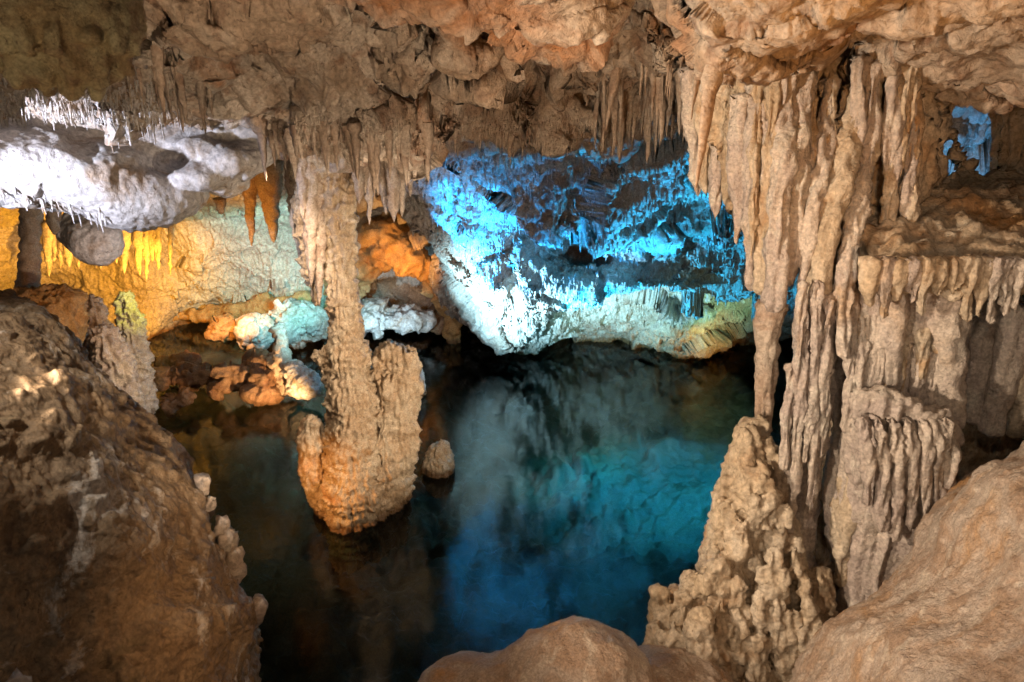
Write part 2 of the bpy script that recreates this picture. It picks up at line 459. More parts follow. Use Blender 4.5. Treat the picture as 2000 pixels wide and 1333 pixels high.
M_col = rock_mat('column_stone', [(0.47, 0.33, 0.20), (0.53, 0.42, 0.29), (0.36, 0.23, 0.12), (0.40, 0.20, 0.08)], 1.2, rough=0.6, streak=0.35, bump=0.7)
M_near = rock_mat('walkway_rock', [(0.38, 0.26, 0.18), (0.47, 0.38, 0.31), (0.55, 0.46, 0.37), (0.44, 0.24, 0.10)], 2.2, bump=0.45)
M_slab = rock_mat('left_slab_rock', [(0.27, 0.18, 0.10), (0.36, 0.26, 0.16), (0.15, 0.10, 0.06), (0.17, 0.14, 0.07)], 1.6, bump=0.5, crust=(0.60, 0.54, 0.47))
M_dark = rock_mat('brown_rock', [(0.24, 0.12, 0.06), (0.30, 0.18, 0.10), (0.16, 0.08, 0.04)], 1.4)
M_bed = rock_mat('lake_bed_rock', [(0.20, 0.17, 0.11), (0.28, 0.25, 0.18), (0.08, 0.08, 0.05)], 1.2)
M_pop = rock_mat('popcorn_stone', [(0.46, 0.32, 0.17), (0.55, 0.46, 0.28), (0.28, 0.17, 0.10)], 3, bump=0.3)
M_gold = rock_mat('golden_rock', [(0.45, 0.26, 0.10), (0.52, 0.34, 0.15), (0.34, 0.17, 0.06)], 1.2)

def water_mat():
    m = bpy.data.materials.new('water'); m.use_nodes = True
    nt = m.node_tree; N = nt.nodes; Lk = nt.links
    N.remove(N['Principled BSDF'])
    out = N['Material Output']
    tr = N.new('ShaderNodeBsdfTransparent'); tr.inputs[0].default_value = (0.50, 0.74, 0.80, 1)
    gl = N.new('ShaderNodeBsdfGlossy'); gl.inputs['Roughness'].default_value = 0.015; gl.inputs[0].default_value = (1, 1, 1, 1)
    fr = N.new('ShaderNodeFresnel'); fr.inputs['IOR'].default_value = 1.33
    mx = N.new('ShaderNodeMixShader')
    geo = N.new('ShaderNodeNewGeometry')
    mp = N.new('ShaderNodeMapping'); mp.inputs['Scale'].default_value = (1.0, 2.2, 1); mp.inputs['Rotation'].default_value = (0, 0, 0.35)
    Lk.new(geo.outputs['Position'], mp.inputs[0])
    n1 = N.new('ShaderNodeTexNoise'); n1.inputs['Scale'].default_value = 3.5; n1.inputs['Detail'].default_value = 3
    n2 = N.new('ShaderNodeTexNoise'); n2.inputs['Scale'].default_value = 0.6; n2.inputs['Detail'].default_value = 2
    Lk.new(mp.outputs[0], n1.inputs[0]); Lk.new(geo.outputs['Position'], n2.inputs[0])
    mu = N.new('ShaderNodeMath'); mu.operation = 'MULTIPLY'; Lk.new(n1.outputs[0], mu.inputs[0]); Lk.new(n2.outputs[0], mu.inputs[1])
    bp = N.new('ShaderNodeBump'); bp.inputs['Distance'].default_value = 0.0055; bp.inputs['Strength'].default_value = 0.7
    Lk.new(mu.outputs[0], bp.inputs['Height'])
    n3 = N.new('ShaderNodeTexNoise'); n3.inputs['Scale'].default_value = 13; n3.inputs['Detail'].default_value = 2; Lk.new(mp.outputs[0], n3.inputs[0])
    bq = N.new('ShaderNodeBump'); bq.inputs['Distance'].default_value = 0.0013; bq.inputs['Strength'].default_value = 0.8
    Lk.new(n3.outputs[0], bq.inputs['Height']); Lk.new(bp.outputs[0], bq.inputs['Normal'])
    Lk.new(bq.outputs[0], gl.inputs['Normal']); Lk.new(bq.outputs[0], fr.inputs['Normal'])
    Lk.new(fr.outputs[0], mx.inputs[0]); Lk.new(tr.outputs[0], mx.inputs[1]); Lk.new(gl.outputs[0], mx.inputs[2])
    Lk.new(mx.outputs[0], out.inputs['Surface'])
    return m
M_water = water_mat()

def tag(o, label=None, cat=None, group=None, kind=None):
    if label: o['label'] = label
    if cat: o['category'] = cat
    if group: o['group'] = group
    if kind: o['kind'] = kind
    return o
def empty(name, loc=(0, 0, 0)):
    o = bpy.data.objects.new(name, None); C.objects.link(o); o.location = loc; return o

# ------------------------------------------------------------------ SETTING
# water and lake bed
wv = np.array([[-16, 0.5, 0], [22, 0.5, 0], [22, 26, 0], [-16, 26, 0]])
tag(mk('water', wv, np.array([[0, 1, 2, 3]]), M_water, smooth=False), kind='structure')
bed = [[(x, y, -1.5 + (0.5 if (x < -2 and y < 11) else 0) - (1.2 if (y < 7 and x > -2) else 0) + (0.3 if x > 2 else 0)) for y in (0, 4, 7, 9, 11, 13, 16, 20, 26)] for x in (-16, -8, -5, -3, -1, 1, 3, 6, 12, 22)]
tag(sheet('lake_bed', bed, 380, 420, [('fbm', 2.5, 0.4), ('facet', 0.6, 0.25), ('bill', 0.3, 0.10), ('fbm', 0.12, 0.03)], M_bed, world=True, flip=True), kind='structure')

# ceiling: rows from near/above the visitor to the lip and round behind it
cols = [-700, -250, 0, 130, 260, 400, 530, 650, 800, 950, 1100, 1250, 1400, 1600, 1850, 2250, 2700]
lip  = [230, 220, 215, 235, 262, 285, 280, 272, 268, 268, 268, 262, 215, 190, 150, 150, 150]
lipY = [7.0, 7.4, 7.8, 8.2, 8.6, 8.9, 8.7, 8.5, 8.7, 9.0, 9.2, 8.6, 6.0, 5.2, 4.8, 4.6, 4.4]
rows = []
rows.append([(x * 1.3 - 300, -1500, 1.2) for x in cols])
rows.append([(x, -620, 1.9) for x in cols])
rows.append([(x, -260, 2.7 if x < 1500 else 2.2) for x in cols])
rows.append([(x, -60, 3.9 if x < 1300 else 2.9) for x in cols])
rows.append([(x, 70 if x < 1300 else 40, 5.2 if x < 1300 else 3.5) for x in cols])
rows.append([(x, 170 if x < 1300 else 85, (6.3 if x > 500 else 6.0) if x < 1300 else 4.0) for x in cols])
rows.append([(x, 170 + (l - 170) * 0.45 if x < 1300 else 120, (6.3 + (Y - 6.3) * 0.5) if x < 1300 else Y * 0.95) for x, l, Y in zip(cols, lip, lipY)])
rows.append([(x, l - 8, Y) for x, l, Y in zip(cols, lip, lipY)])
rows.append([(x, l - 35, Y + 0.8) for x, l, Y in zip(cols, lip, lipY)])
rows.append([(x, l - 90, Y + 2.2) for x, l, Y in zip(cols, lip, lipY)])
rows.append([(x, l - 100, Y + 5) for x, l, Y in zip(cols, lip, lipY)])
rows.append([(x, 130, 19) for x in cols])
ceiling = sheet('cave_ceiling', rows, 900, 1000,
    [('crag', 0.6, 0.20), ('crag', 0.26, 0.035), ('bill', 0.42, 0.05), ('fbm', 0.14, 0.03), ('pit', 0.35, 0.14, 0.40), ('fur', 0.03, 0.010)],
    M_ceil, pre=[('bill', 1.9, 0.26), ('facet', 1.2, 0.20)],
    bumps=[(700, 150, 6.2, 0.62, -0.50, 1), (760, 80, 5.4, 0.45, -0.35, 1), (860, 200, 7.0, 0.6, -0.35, 3), (1000, 150, 6.4, 0.55, 0.75, 5), (1080, 120, 6.0, 0.4, 0.5, 5), (1040, 190, 7.0, 0.5, -0.3, 3), (640, 230, 7.6, 0.7, -0.35, 1.5), (560, 160, 6.4, 0.3, 0.35, 5), (430, 165, 6.6, 0.28, 0.3, 5),
           (1080, 20, 4.4, 0.5, -0.35, 1), (320, 60, 4.6, 0.5, -0.25, 1), (900, 60, 5.0, 0.3, -0.25, 3), (1250, 90, 5.0, 0.6, -0.2, 1), (1900, 40, 3.4, 0.35, 0.25, 1.5), (1640, 95, 3.7, 0.25, 0.25, 2)])
tag(ceiling, kind='structure')

# blue chamber wall: overhang that comes down to the water
wc = [765, 800, 880, 960, 1040, 1130, 1230, 1330, 1420, 1500, 1650, 1850, 2100, 2500]
bot = [470, 520, 640, 676, 690, 662, 668, 692, 668, 655, 660, 660, 660, 660]
rows = []
for i, (x, b) in enumerate(zip(wc, bot)):
    yb = Wt(x, max(b, 640), 0.0)[1]
    if x < 860: yb = 14.6
    bulge = math.exp(-((x - 1100) / 110) ** 2)
    lobe = math.exp(-((x - 960) / 90) ** 2)
    val = math.exp(-((x - 1130) / 60) ** 2)
    led = min(1, max(0, (x - 1080) / 60))
    r = [(x, 60, 9.3), (x, 270, 9.5), (x, 325, 10.2 - 0.6 * bulge), (x, 385, 11.2 - 1.7 * bulge), (x, 438, 12.0 - 1.6 * bulge), (x, 452, 12.7 + 0.4 * val - 0.5 * lobe),
         (x, 500, 13.0 + 0.5 * val - 0.7 * lobe), (x, 545, 13.2 - 0.7 * lobe - 0.3 * led), (x, 562, 13.3 - 0.6 * lobe - 0.4 * led), (x, 574, 13.5 - 0.5 * lobe + 0.45 * led),
         (x, 0.6 * b + 0.4 * 574, yb - 1.1 - 0.3 * lobe), (x, b - 14, yb - 0.5), (x, b, yb + 0.1), (x, b - 12, yb + 1.6), (x, b - 60, yb + 4)]
    if x < 900:
        r = [(x + 25 * min(1, max(0, (q[1] - 400) / 100)), 200 + (q[1] - 200) * (b - 200) / (676 - 200), q[2] + (0.5 if x > 780 else 1.6)) for q in r]
    rows.append(r)
rows = [list(r) for r in zip(*rows)]
rows = [[(q[0] - 0, q[1], q[2]) for q in r] for r in rows]
left_edge = [[(r[0][0] + 60, r[0][1], r[0][2] + 3.5), (r[0][0] + 5, r[0][1], r[0][2] + 1.2)] + r for r in rows]
wall = sheet('cave_wall', left_edge, 620, 1300,
    [('crag', 0.8, 0.13), ('facet', 0.36, 0.06), ('flute', 0.13, 0.03, 0.3), ('fbm', 0.18, 0.04), ('fur', 0.04, 0.025), ('fur', 0.02, 0.014)],
    M_wall, pre=[('bill', 2.0, 0.20), ('crag', 1.9, 0.42)],
    bumps=[(1090, 400, 10.4, 0.8, -0.5, 1.6), (1180, 370, 10.6, 0.6, -0.4, 1.6), (1270, 330, 10.4, 0.5, -0.35, 1.6), (1130, 500, 13.2, 0.7, 0.45, 1.5), (1300, 500, 12.8, 0.55, -0.3, 1.5), (1390, 455, 12.4, 0.5, -0.3, 1.5), (900, 430, 11.8, 0.5, -0.3, 1.6), (1330, 400, 11.6, 0.5, 0.4, 1.6)])
tag(wall, kind='structure')

# back left wall with the water line at its foot
wc = [-500, -250, -60, 60, 170, 280, 380, 480, 580, 680, 780, 880, 980, 1080]
rows = []
for x in wc:
    Y = 15.5 + 0.0025 * (x + 100) if x > 0 else 14.2
    f = 628 if x > 300 else 660
    rows.append([(x, 180, Y - 5), (x, 330, Y - 3.5), (x, 385, Y - 2), (x, 430, Y - 0.4), (x, 500, Y + 0.2), (x, 560, Y + 0.6), (x, f - 25, Wt(x, f)[1] - 0.3), (x, f, Wt(x, f)[1]), (x, f + 60, Wt(x, f)[1])])
rows = [list(r) for r in zip(*rows)]
tag(sheet('chamber_wall', rows, 420, 900, [('crag', 1.6, 0.25), ('facet', 0.7, 0.12), ('flute', 0.14, 0.03, 0.1), ('fbm', 0.12, 0.04)], M_back, pre=[('bill', 2.2, 0.3)]), kind='structure')

def bvh(o):
    m = o.data
    v = np.zeros(len(m.vertices) * 3, np.float32); m.vertices.foreach_get('co', v)
    f = np.zeros(len(m.loops), np.int32); m.loops.foreach_get('vertex_index', f)
    return BVHTree.FromPolygons(v.reshape(-1, 3).tolist(), f.reshape(-1, 4).tolist())
T_ceil, T_wall = bvh(ceiling), bvh(wall)
def seat(tree, px, py):
    d = Vector(ray(px, py)).normalized()
    h = tree.ray_cast(Vector(EYE), d, 40)
    return (h[0], h[1]) if h[0] else (None, None)

# ------------------------------------------------------------------ stalactite builder (small ones share meshes)
def stal_mesh(i):
    R, sg = 11, 8
    t = np.linspace(0, 1, R)
    prof = (1 - t) ** random.uniform(0.7, 1.1) * 0.9 + 0.1
    prof[1:-1] *= 1 + 0.18 * rng.standard_normal(R - 2); prof[-1] = 0.02
    a = np.linspace(0, 2 * math.pi, sg, endpoint=False)
    fl = 1 + 0.25 * rng.standard_normal(sg)
    off = np.cumsum(rng.standard_normal((R, 2)) * 0.10, 0)
    v = np.stack([prof[:, None] * np.cos(a) * fl + off[:, :1], prof[:, None] * np.sin(a) * fl + off[:, 1:], np.repeat(-t[:, None], sg, 1)], -1).reshape(-1, 3)
    return v, grid_faces(R, sg, True)[:, ::-1]
SHAPES = [stal_mesh(i) for i in range(8)]
_proto = {}
def small_stalactite(pos, L, r, mat, label, group, name='stalactite', parent=None):
    k = (random.randrange(8), mat.name)
    if k not in _proto:
        o = mk('stalactite', *SHAPES[k[0]], mat)
        _proto[k] = o.data
    else:
        o = bpy.data.objects.new('stalactite', _proto[k]); C.objects.link(o)
    o.location = (pos[0], pos[1], pos[2] + 0.12 * L + 0.02)
    o.scale = (r, r, L * 1.12)
    o.rotation_euler = (random.uniform(-.05, .05), random.uniform(-.05, .05), random.uniform(0, 6.3))
    if parent: o.parent = parent
    else: tag(o, label, 'stalactite', group)
    return o
def spikes(name, tree, region, n, Lr, rr, mat, label, cat, maxy=None):
    """Countless tiny stalactites on a surface, one object."""
    V, F, b = [], [], 0
    for _ in range(n * 3):
        if b >= n * 88: break
        px, py = region()
        h, nn = seat(tree, px, py)
        if h is None or nn.z > 0.3: continue
        L = random.uniform(*Lr) * (0.5 + random.random()); r = random.uniform(*rr)
        v, f = SHAPES[random.randrange(8)]
        V.append(v * [r, r, L] + [h.x, h.y, h.z + 0.02 + 0.1 * L]); F.append(f + b); b += len(v)
    if not V: return
    return tag(mk(name, np.concatenate(V), np.concatenate(F), mat), label, cat, kind='stuff')

# fringes along the ceiling
def fringe(tree, poly, n, jit, Lr, rr, mat, label, group):
    c = np.array(poly, float)
    for i in range(n):
        q = cr(c, np.array([random.random()]))[0]
        h, nn = seat(tree, q[0] + random.gauss(0, jit[0]), q[1] + random.gauss(0, jit[1]))
        if h is None: continue
        u = random.random() ** 1.8
        small_stalactite(h, Lr[0] + (Lr[1] - Lr[0]) * u, (rr[0] + (rr[1] - rr[0]) * u) * random.uniform(0.7, 1.3), mat, label, group)
fringe(T_ceil, [(480, 275), (560, 270), (640, 262), (760, 260), (850, 260)], 60, (10, 9), (0.08, 0.5), (0.015, 0.06), M_stal,
       'grey brown stalactite in the fringe hanging from the ceiling lip above the column', 'stalactites along the ceiling lip')
fringe(T_ceil, [(280, 120), (320, 150), (360, 170), (390, 190)], 28, (22, 14), (0.15, 0.42), (0.012, 0.035), M_stal,
       'slim brown stalactite hanging in the cluster over the white ledge', 'stalactites over the white ledge')
fringe(T_ceil, [(30, 195), (120, 205), (230, 225), (300, 245)], 40, (14, 6), (0.1, 0.28), (0.01, 0.02), M_ledge,
       'thin white stalactite hanging in the row on the bright ledge', 'white stalactites on the bright ledge')
fringe(T_ceil, [(1180, 190), (1240, 180), (1300, 170), (1340, 150)], 60, (20, 24), (0.2, 0.6), (0.015, 0.045), M_stal,
       'thin brown stalactite crowding the ceiling beside the orange flowstone', 'thin stalactites beside the flowstone')
fringe(T_ceil, [(870, 262), (960, 265), (1060, 268), (1150, 262), (1270, 255)], 44, (12, 10), (0.08, 0.25), (0.012, 0.03), M_stal,
       'short brown stalactite on the ceiling edge above the blue wall', 'short stalactites above the blue wall')
spikes('tiny_stalactites', T_ceil, lambda: (random.uniform(560, 1330), random.gauss(262, 22)), 1500, (0.02, 0.08), (0.008, 0.02), M_ceil,
       'countless tiny stalactites bristling on the ceiling edge over the lake', 'stalactites')
spikes('tiny_stalactites', T_ceil, lambda: (random.uniform(-20, 330), random.gauss(205, 25)), 700, (0.03, 0.09), (0.008, 0.018), M_ledge,
       'countless tiny white stalactites bristling on the bright ledge', 'stalactites')
spikes('tiny_stalactites', T_wall, lambda: (random.uniform(800, 1480), random.uniform(300, 640)), 2200, (0.04, 0.16), (0.012, 0.028), M_wall,
       'countless tiny stalactites bristling on the blue lit wall', 'stalactites')

# ------------------------------------------------------------------ WHITE LEDGE
LB = Rock(0.028)
for (x, y, Y, rx, rz, ry) in [(-160, 310, 7.0, 150, 75, 110), (-20, 318, 7.4, 150, 70, 110), (110, 335, 7.7, 140, 72, 110), (220, 362, 7.9, 110, 70, 100), (280, 395, 8.0, 70, 48, 80), (330, 385, 8.1, 70, 34, 70)]:
    q = mpp(x, y, Y); LB.ell(P(x, y, Y), (rx * q, ry * q, rz * q), 0.25)
LB.chain([(-200, 250, 7.4, 60), (0, 245, 7.7, 55), (200, 270, 8.1, 45), (300, 300, 8.3, 45), (400, 290, 8.5, 45), (500, 285, 8.6, 40)], 0.15)
for (x, y, Y, rx, rz, ry) in [(395, 345, 8.0, 50, 28, 50), (360, 335, 8.0, 34, 26, 40), (450, 315, 8.2, 60, 34, 60), (440, 350, 8.3, 40, 34, 50), (385, 295, 8.2, 60, 24, 50), (500, 300, 8.5, 40, 26, 50), (300, 385, 7.8, 36, 26, 45)]:
    q = mpp(x, y, Y); LB.ell(P(x, y, Y), (rx * q, ry * q, rz * q), 0.07)
LB.chain([(-100, 205, 8.3, 50), (60, 205, 8.4, 48), (200, 222, 8.5, 40), (340, 250, 8.6, 40), (480, 270, 8.7, 40)], 0.2)
LB.ell(P(312, 316, 7.7), (0.26, 0.6, 0.16), 0.05, neg=True)
LB.ell(P(420, 322, 7.6), (0.16, 0.3, 0.05), 0.04, neg=True)
ledge = LB.mesh('rock_ledge', [('facet', 0.6, 0.05), ('bill', 0.9, 0.04), ('flute', 0.1, 0.012, 0.3), ('fbm', 0.08, 0.010), ('pit', 0.2, 0.03, 0.45)], M_ledge)
tag(ledge, 'big smooth hanging rock ledge flooded with white light over the yellow chamber', 'rock ledge')
T_led = bvh(ledge)
fringe(T_led, [(-10, 372), (60, 388), (130, 402), (200, 425)], 46, (10, 6), (0.05, 0.18), (0.010, 0.02), M_ledge,
       'tiny white stalactite on the lower rim of the white ledge', 'tiny stalactites on the ledge rim')

# ------------------------------------------------------------------ CENTRAL COLUMN
cy = 9.0
col = empty('rock_column', Wt(700, 1000))
tag(col, 'tall rippled stone column rising from the lake to the ceiling, its foot lit orange', 'column')
def child(o, par):
    o.parent = par
    o.matrix_parent_inverse.identity()
    o.location = Vector(o.location) - par.location
    return o
R = Rock(0.02)
R.chain([(630, 130, cy + 0.2, 130), (640, 250, cy, 84), (648, 310, cy, 56), (655, 400, cy, 40), (662, 500, cy, 31), (671, 600, cy, 31), (678, 690, cy, 38), (688, 790, cy - 0.05, 44), (692, 880, cy - 0.15, 54), (692, 960, cy - 0.25, 58), (686, 1015, cy - 0.3, 46), (684, 1100, cy - 0.3, 34)], 0.08)
R.chain([(632, 700, cy, 18), (650, 730, cy, 26)], 0.08)
R.chain([(648, 850, cy - 0.1, 14), (650, 940, cy - 0.15, 26), (650, 1000, cy - 0.2, 28)], 0.06)
R.chain([(590, 160, cy + 0.1, 60), (600, 300, cy, 34), (598, 400, cy, 24), (605, 520, cy, 14), (620, 590, cy, 8)], 0.06)
child(R.mesh('shaft', [('tier', 0.17, 0.07), ('flute', 0.06, 0.04, 0.12), ('fbm', 0.3, 0.07), ('fbm', 0.07, 0.02)], M_col, zmin=-0.8), col)
R = Rock(0.02)
R.chain([(745, 700, cy + 0.2, 18), (760, 690, cy + 0.2, 22), (800, 695, cy + 0.2, 18), (800, 760, cy + 0.2, 24)], 0.08)
R.chain([(770, 740, cy + 0.25, 44), (766, 800, cy + 0.25, 50), (758, 880, cy + 0.2, 50), (748, 960, cy + 0.1, 46), (735, 1020, cy, 40), (730, 1100, cy, 34)], 0.08)
R.chain([(800, 780, cy + 0.2, 18), (800, 850, cy + 0.2, 17), (790, 930, cy + 0.2, 16), (782, 990, cy + 0.2, 16), (778, 1060, cy + 0.2, 14)], 0.05)
R.chain([(745, 850, cy - 0.2, 14), (748, 930, cy - 0.2, 20), (742, 1000, cy - 0.2, 18)], 0.04)
child(R.mesh('pedestal', [('fbm', 0.3, 0.09), ('flute', 0.08, 0.055, 0.10), ('tier', 0.4, 0.08), ('fbm', 0.07, 0.025)], M_col, zmin=-0.8), col)
R = Rock(0.02)
R.chain([(608, 830, cy - 0.1, 20), (612, 870, cy - 0.1, 28), (615, 920, cy - 0.1, 28), (625, 960, cy - 0.1, 24), (640, 1020, cy, 20)], 0.08)
R.chain([(596, 905, cy - 0.1, 14)], 0.05)
child(R.mesh('side_knob', [('fbm', 0.2, 0.05), ('flute', 0.07, 0.03, 0.2), ('fbm', 0.07, 0.02)], M_col, zmin=-0.8), col)

def rod(pts, mat, label=None, cat='stalactite', group=None, parent=None, spec=None, name='stalactite', pointy=True, seg=18, step=0.025):
    w = [(P(a, b, Y), r * mpp(a, b, Y)) for a, b, Y, r in pts]
    o = loft(name, w, mat, None, seg, step, spec or [('flute', 0.05, 0.022, 0.15), ('tier', 0.14, 0.018), ('fbm', 0.14, 0.035), ('fbm', 0.04, 0.012)], pointy)
    if parent: o.parent = parent
    else: tag(o, label, cat, group)
    return o
for (x, y0, y1, r, Y, lab) in [(572, 270, 470, 13, 9.2, 'outermost grey brown stalactite on the teal side of the column'), (585, 270, 520, 14, 9.3, 'long stalactite ending above the cyan boulder beside the column'),
        (606, 270, 560, 16, 8.7, 'thick long stalactite fused along the teal side of the column'), (622, 270, 600, 16, 8.8, 'longest stalactite clinging to the teal side of the column shaft'),
        (590, 280, 430, 12, 8.6, 'shorter foremost stalactite on the teal side of the column'), (712, 270, 380, 10, 8.7, 'short stalactite close to the blue side of the column'),
        (720, 270, 440, 10, 9.0, 'slender pale stalactite beside the blue side of the column shaft'), (735, 270, 360, 9, 9.1, 'short thin stalactite in the gap above the orange arch'),
        (752, 280, 420, 14, 9.0, 'first tooth of the broad stalactite bunch above the orange arch'), (768, 280, 435, 15, 8.9, 'middle and longest tooth of the stalactite bunch above the orange arch'),
        (783, 280, 425, 13, 9.0, 'last tooth of the stalactite bunch above the orange arch'), (800, 270, 385, 12, 9.2, 'dim stalactite between the bunch and the blue wall'),
        (815, 270, 350, 9, 9.3, 'short dim stalactite nearest the blue wall'), (700, 275, 400, 12, 8.6, 'stalactite lying against the blue side of the column top')]:
    rod([(x - 8, y0 - 80, Y + 0.1, r * 1.6), (x - 4, y0, Y, r * 1.3), (x, (y0 + y1) / 2, Y, r), (x + 2, y1, Y, r * 0.3)], M_stal, lab, group='long stalactites round the column top')
rod([(484, 320, 11.0, 24), (488, 390, 11.0, 12), (490, 430, 11.0, 8), (492, 482, 11.0, 3)], M_gold, 'slender orange stalactite before the teal wall')
rod([(522, 310, 11.0, 34), (528, 385, 11.0, 19), (532, 430, 11.0, 13), (535, 476, 11.0, 4)], M_gold, 'thick orange stalactite between the slender one and the column')
rod([(430, 385, 11.5, 14), (433, 420, 11.5, 5)], M_gold, 'stubby orange stalactite under the ledge tip')

# ------------------------------------------------------------------ rocks in the lake
def boulder(name, blobs, vox, mat, label, cat='boulder', group=None, spec=None, k=0.1, zmin=-0.7):
    R = Rock(vox)
    for (x, y, Y, rx, rz, ry) in blobs:
        m = mpp(x, y, Y)
        R.ell(P(x, y, Y), (rx * m, ry * m, rz * m), k)
    o = R.mesh(name, spec or [('crag', 0.5, 0.14), ('crag', 0.25, 0.05), ('fbm', 0.3, 0.05), ('fbm', 0.1, 0.025)], mat, zmin=zmin)
    return tag(o, label, cat, group)
boulder('boulder', [(500, 650, 15.3, 34, 32, 40)], 0.03, M_ledge, 'pale blocky boulder lit cyan, left of the largest cyan boulder')
boulder('boulder', [(585, 630, 16.0, 58, 42, 50), (600, 600, 17.0, 25, 20, 30)], 0.03, M_ledge, 'largest pale boulder lit cyan just left of the column')
boulder('boulder', [(728, 622, 16.5, 45, 32, 45)], 0.035, M_ledge, 'pale boulder lit cyan just right of the column')
boulder('boulder', [(790, 622, 16.5, 55, 26, 45)], 0.035, M_ledge, 'long white boulder at the mouth of the orange arch')
boulder('boulder', [(860, 622, 17.0, 30, 18, 45)], 0.035, M_dark, 'small dark boulder inside the mouth of the arch')
boulder('boulder', [(440, 645, 15.5, 24, 20, 30), (420, 655, 15.3, 12, 8, 15)], 0.03, M_gold, 'orange rock left of the cyan boulders')
boulder('boulder', [(595, 750, 12.7, 32, 30, 30), (575, 722, 12.8, 22, 18, 25)], 0.025, M_ledge, 'pale cream boulder with brown foot right of the rock stump',
        spec=[('facet', 0.25, 0.07), ('fbm', 0.08, 0.03), ('flute', 0.06, 0.02)])
boulder('rock_stump', [(548, 660, 13.2, 16, 28, 16), (548, 700, 13.1, 18, 36, 18), (560, 735, 13, 26, 22, 22)], 0.025, M_stal, 'upright grey stump with orange base between the lake rocks', 'rock stump')
for (b, t) in [([(505, 715, 13.2, 30, 16, 25)], 'flat topped orange boulder behind the brown rocks'),
               ([(455, 745, 12.9, 40, 24, 28), (430, 765, 12.7, 20, 14, 20)], 'large dark brown boulder in the middle of the rock row'),
               ([(515, 755, 12.8, 22, 22, 25), (500, 775, 12.6, 20, 12, 20)], 'rounded brown rock before the upright stump'),
               ([(525, 775, 12.7, 20, 14, 16)], 'small rounded brown rock touching the cream boulder'),
               ([(375, 745, 13.2, 50, 18, 28)], 'long low brown rock left of the rock row middle'),
               ([(350, 715, 14.0, 40, 12, 25)], 'thin reddish rock at the back of the row'),
               ([(310, 750, 13.0, 24, 16, 22)], 'rounded orange brown rock near the left stalagmites'),
               ([(270, 765, 12.6, 28, 20, 25)], 'orange brown rock hugging the foot of the left stalagmites'),
               ([(355, 785, 12.3, 24, 16, 20), (335, 800, 12.2, 12, 14, 12)], 'lone brown rock nearest the front in the open water')]:
    b = [(x, y - 7, Y, rx * 1.12, rz * 1.25, ry) for (x, y, Y, rx, rz, ry) in b]
    boulder('boulder', b, 0.03, M_dark if 'brown' in t or 'reddish' in t else M_gold, t)
# small cone and bright white stalagmite
R = Rock(0.015)
R.chain([(862, 862, 10.1, 5), (860, 880, 10.1, 20), (858, 905, 10.1, 30), (858, 940, 10.1, 30)], 0.05)
tag(R.mesh('stalagmite', [('fbm', 0.2, 0.05), ('flute', 0.07, 0.03, 0.3), ('fbm', 0.05, 0.015)], M_col, zmin=-0.5), 'small pointed stalagmite standing alone in the water right of the column', 'stalagmite')
R = Rock(0.02)
R.chain([(817, 712, 13.2, 4), (818, 735, 13.2, 10), (818, 770, 13.2, 15)], 0.05)
tag(R.mesh('stalagmite', [('bill', 0.12, 0.04)], M_ledge, zmin=-0.5), 'dazzling white little stalagmite peeping out behind the column foot', 'stalagmite')

R = Rock(0.04)
R.chain([(300, 622, 17.8, 8), (380, 618, 17.7, 12), (450, 610, 17.4, 16), (530, 600, 17.2, 18), (600, 590, 17.0, 18)], 0.1)
tag(R.mesh('rock_sill', [('facet', 0.4, 0.12), ('fbm', 0.12, 0.04)], M_gold), 'long golden rock sill along the far waterline below the teal wall', 'rock')
for i in range(36):
    x = 90 + i * 6.6 + random.uniform(-4, 4)
    x += random.uniform(-9, 9); w_ = random.uniform(0.5, 1.7)
    rod([(x, 430, 14.8, 9 * w_), (x, 480, 14.6, 7 * w_), (x, 485 + random.random() ** 1.4 * 65, 14.55, 2.5)], M_back, 'yellow lit stalactite in the row across the back chamber', group='yellow stalactites in the back chamber', seg=10, step=0.06)
# arch of orange rock
R = Rock(0.05)
R.chain([(655, 600, 17.2, 24), (680, 545, 17.0, 34), (712, 500, 16.4, 34), (755, 470, 16.0, 40), (800, 502, 15.9, 30), (835, 530, 16.2, 22), (866, 578, 16.4, 18), (884, 635, 16.4, 16), (892, 700, 16.4, 16)], 0.25)
R.chain([(765, 448, 16.0, 14), (762, 480, 16, 40)], 0.2)
R.chain([(690, 430, 17.0, 50), (800, 430, 17.0, 60)], 0.3)
tag(R.mesh('rock_arch', [('facet', 0.7, 0.2), ('bill', 0.5, 0.12), ('fbm', 0.15, 0.04)], M_gold, zmin=-0.6), 'orange lit rock arch over the dark tunnel mouth behind the column', 'rock arch')

# hanging boulder and pillars at the back left
boulder('hanging_boulder', [(186, 472, 11.6, 52, 45, 40), (160, 450, 11.8, 44, 40, 40)], 0.03, M_ledge, 'smooth rounded hanging boulder beneath the white ledge', 'boulder', spec=[('fbm', 0.5, 0.08), ('fbm', 0.1, 0.015)], zmin=None)
rod([(62, 360, 10.5, 26), (60, 450, 10.5, 18), (55, 560, 10.5, 22), (50, 650, 10.5, 30)], M_stal, 'dark upright pillar between the yellow wall patches', 'pillar', name='rock_pillar', pointy=False)
rod([(100, 380, 10.8, 20), (105, 430, 10.8, 12), (108, 460, 10.8, 4)], M_stal, 'yellow lit stalactite under the left end of the ledge')
R = Rock(0.03)
R.chain([(60, 610, 9.5, 50), (110, 600, 9.6, 42), (90, 640, 9.5, 60), (60, 720, 9.4, 60)], 0.2)
tag(R.mesh('rock_hump', [('facet', 0.4, 0.1), ('flute', 0.1, 0.04), ('bill', 0.3, 0.06)], M_gold), 'dark orange rock hump with dripping edge behind the left slab', 'rock')
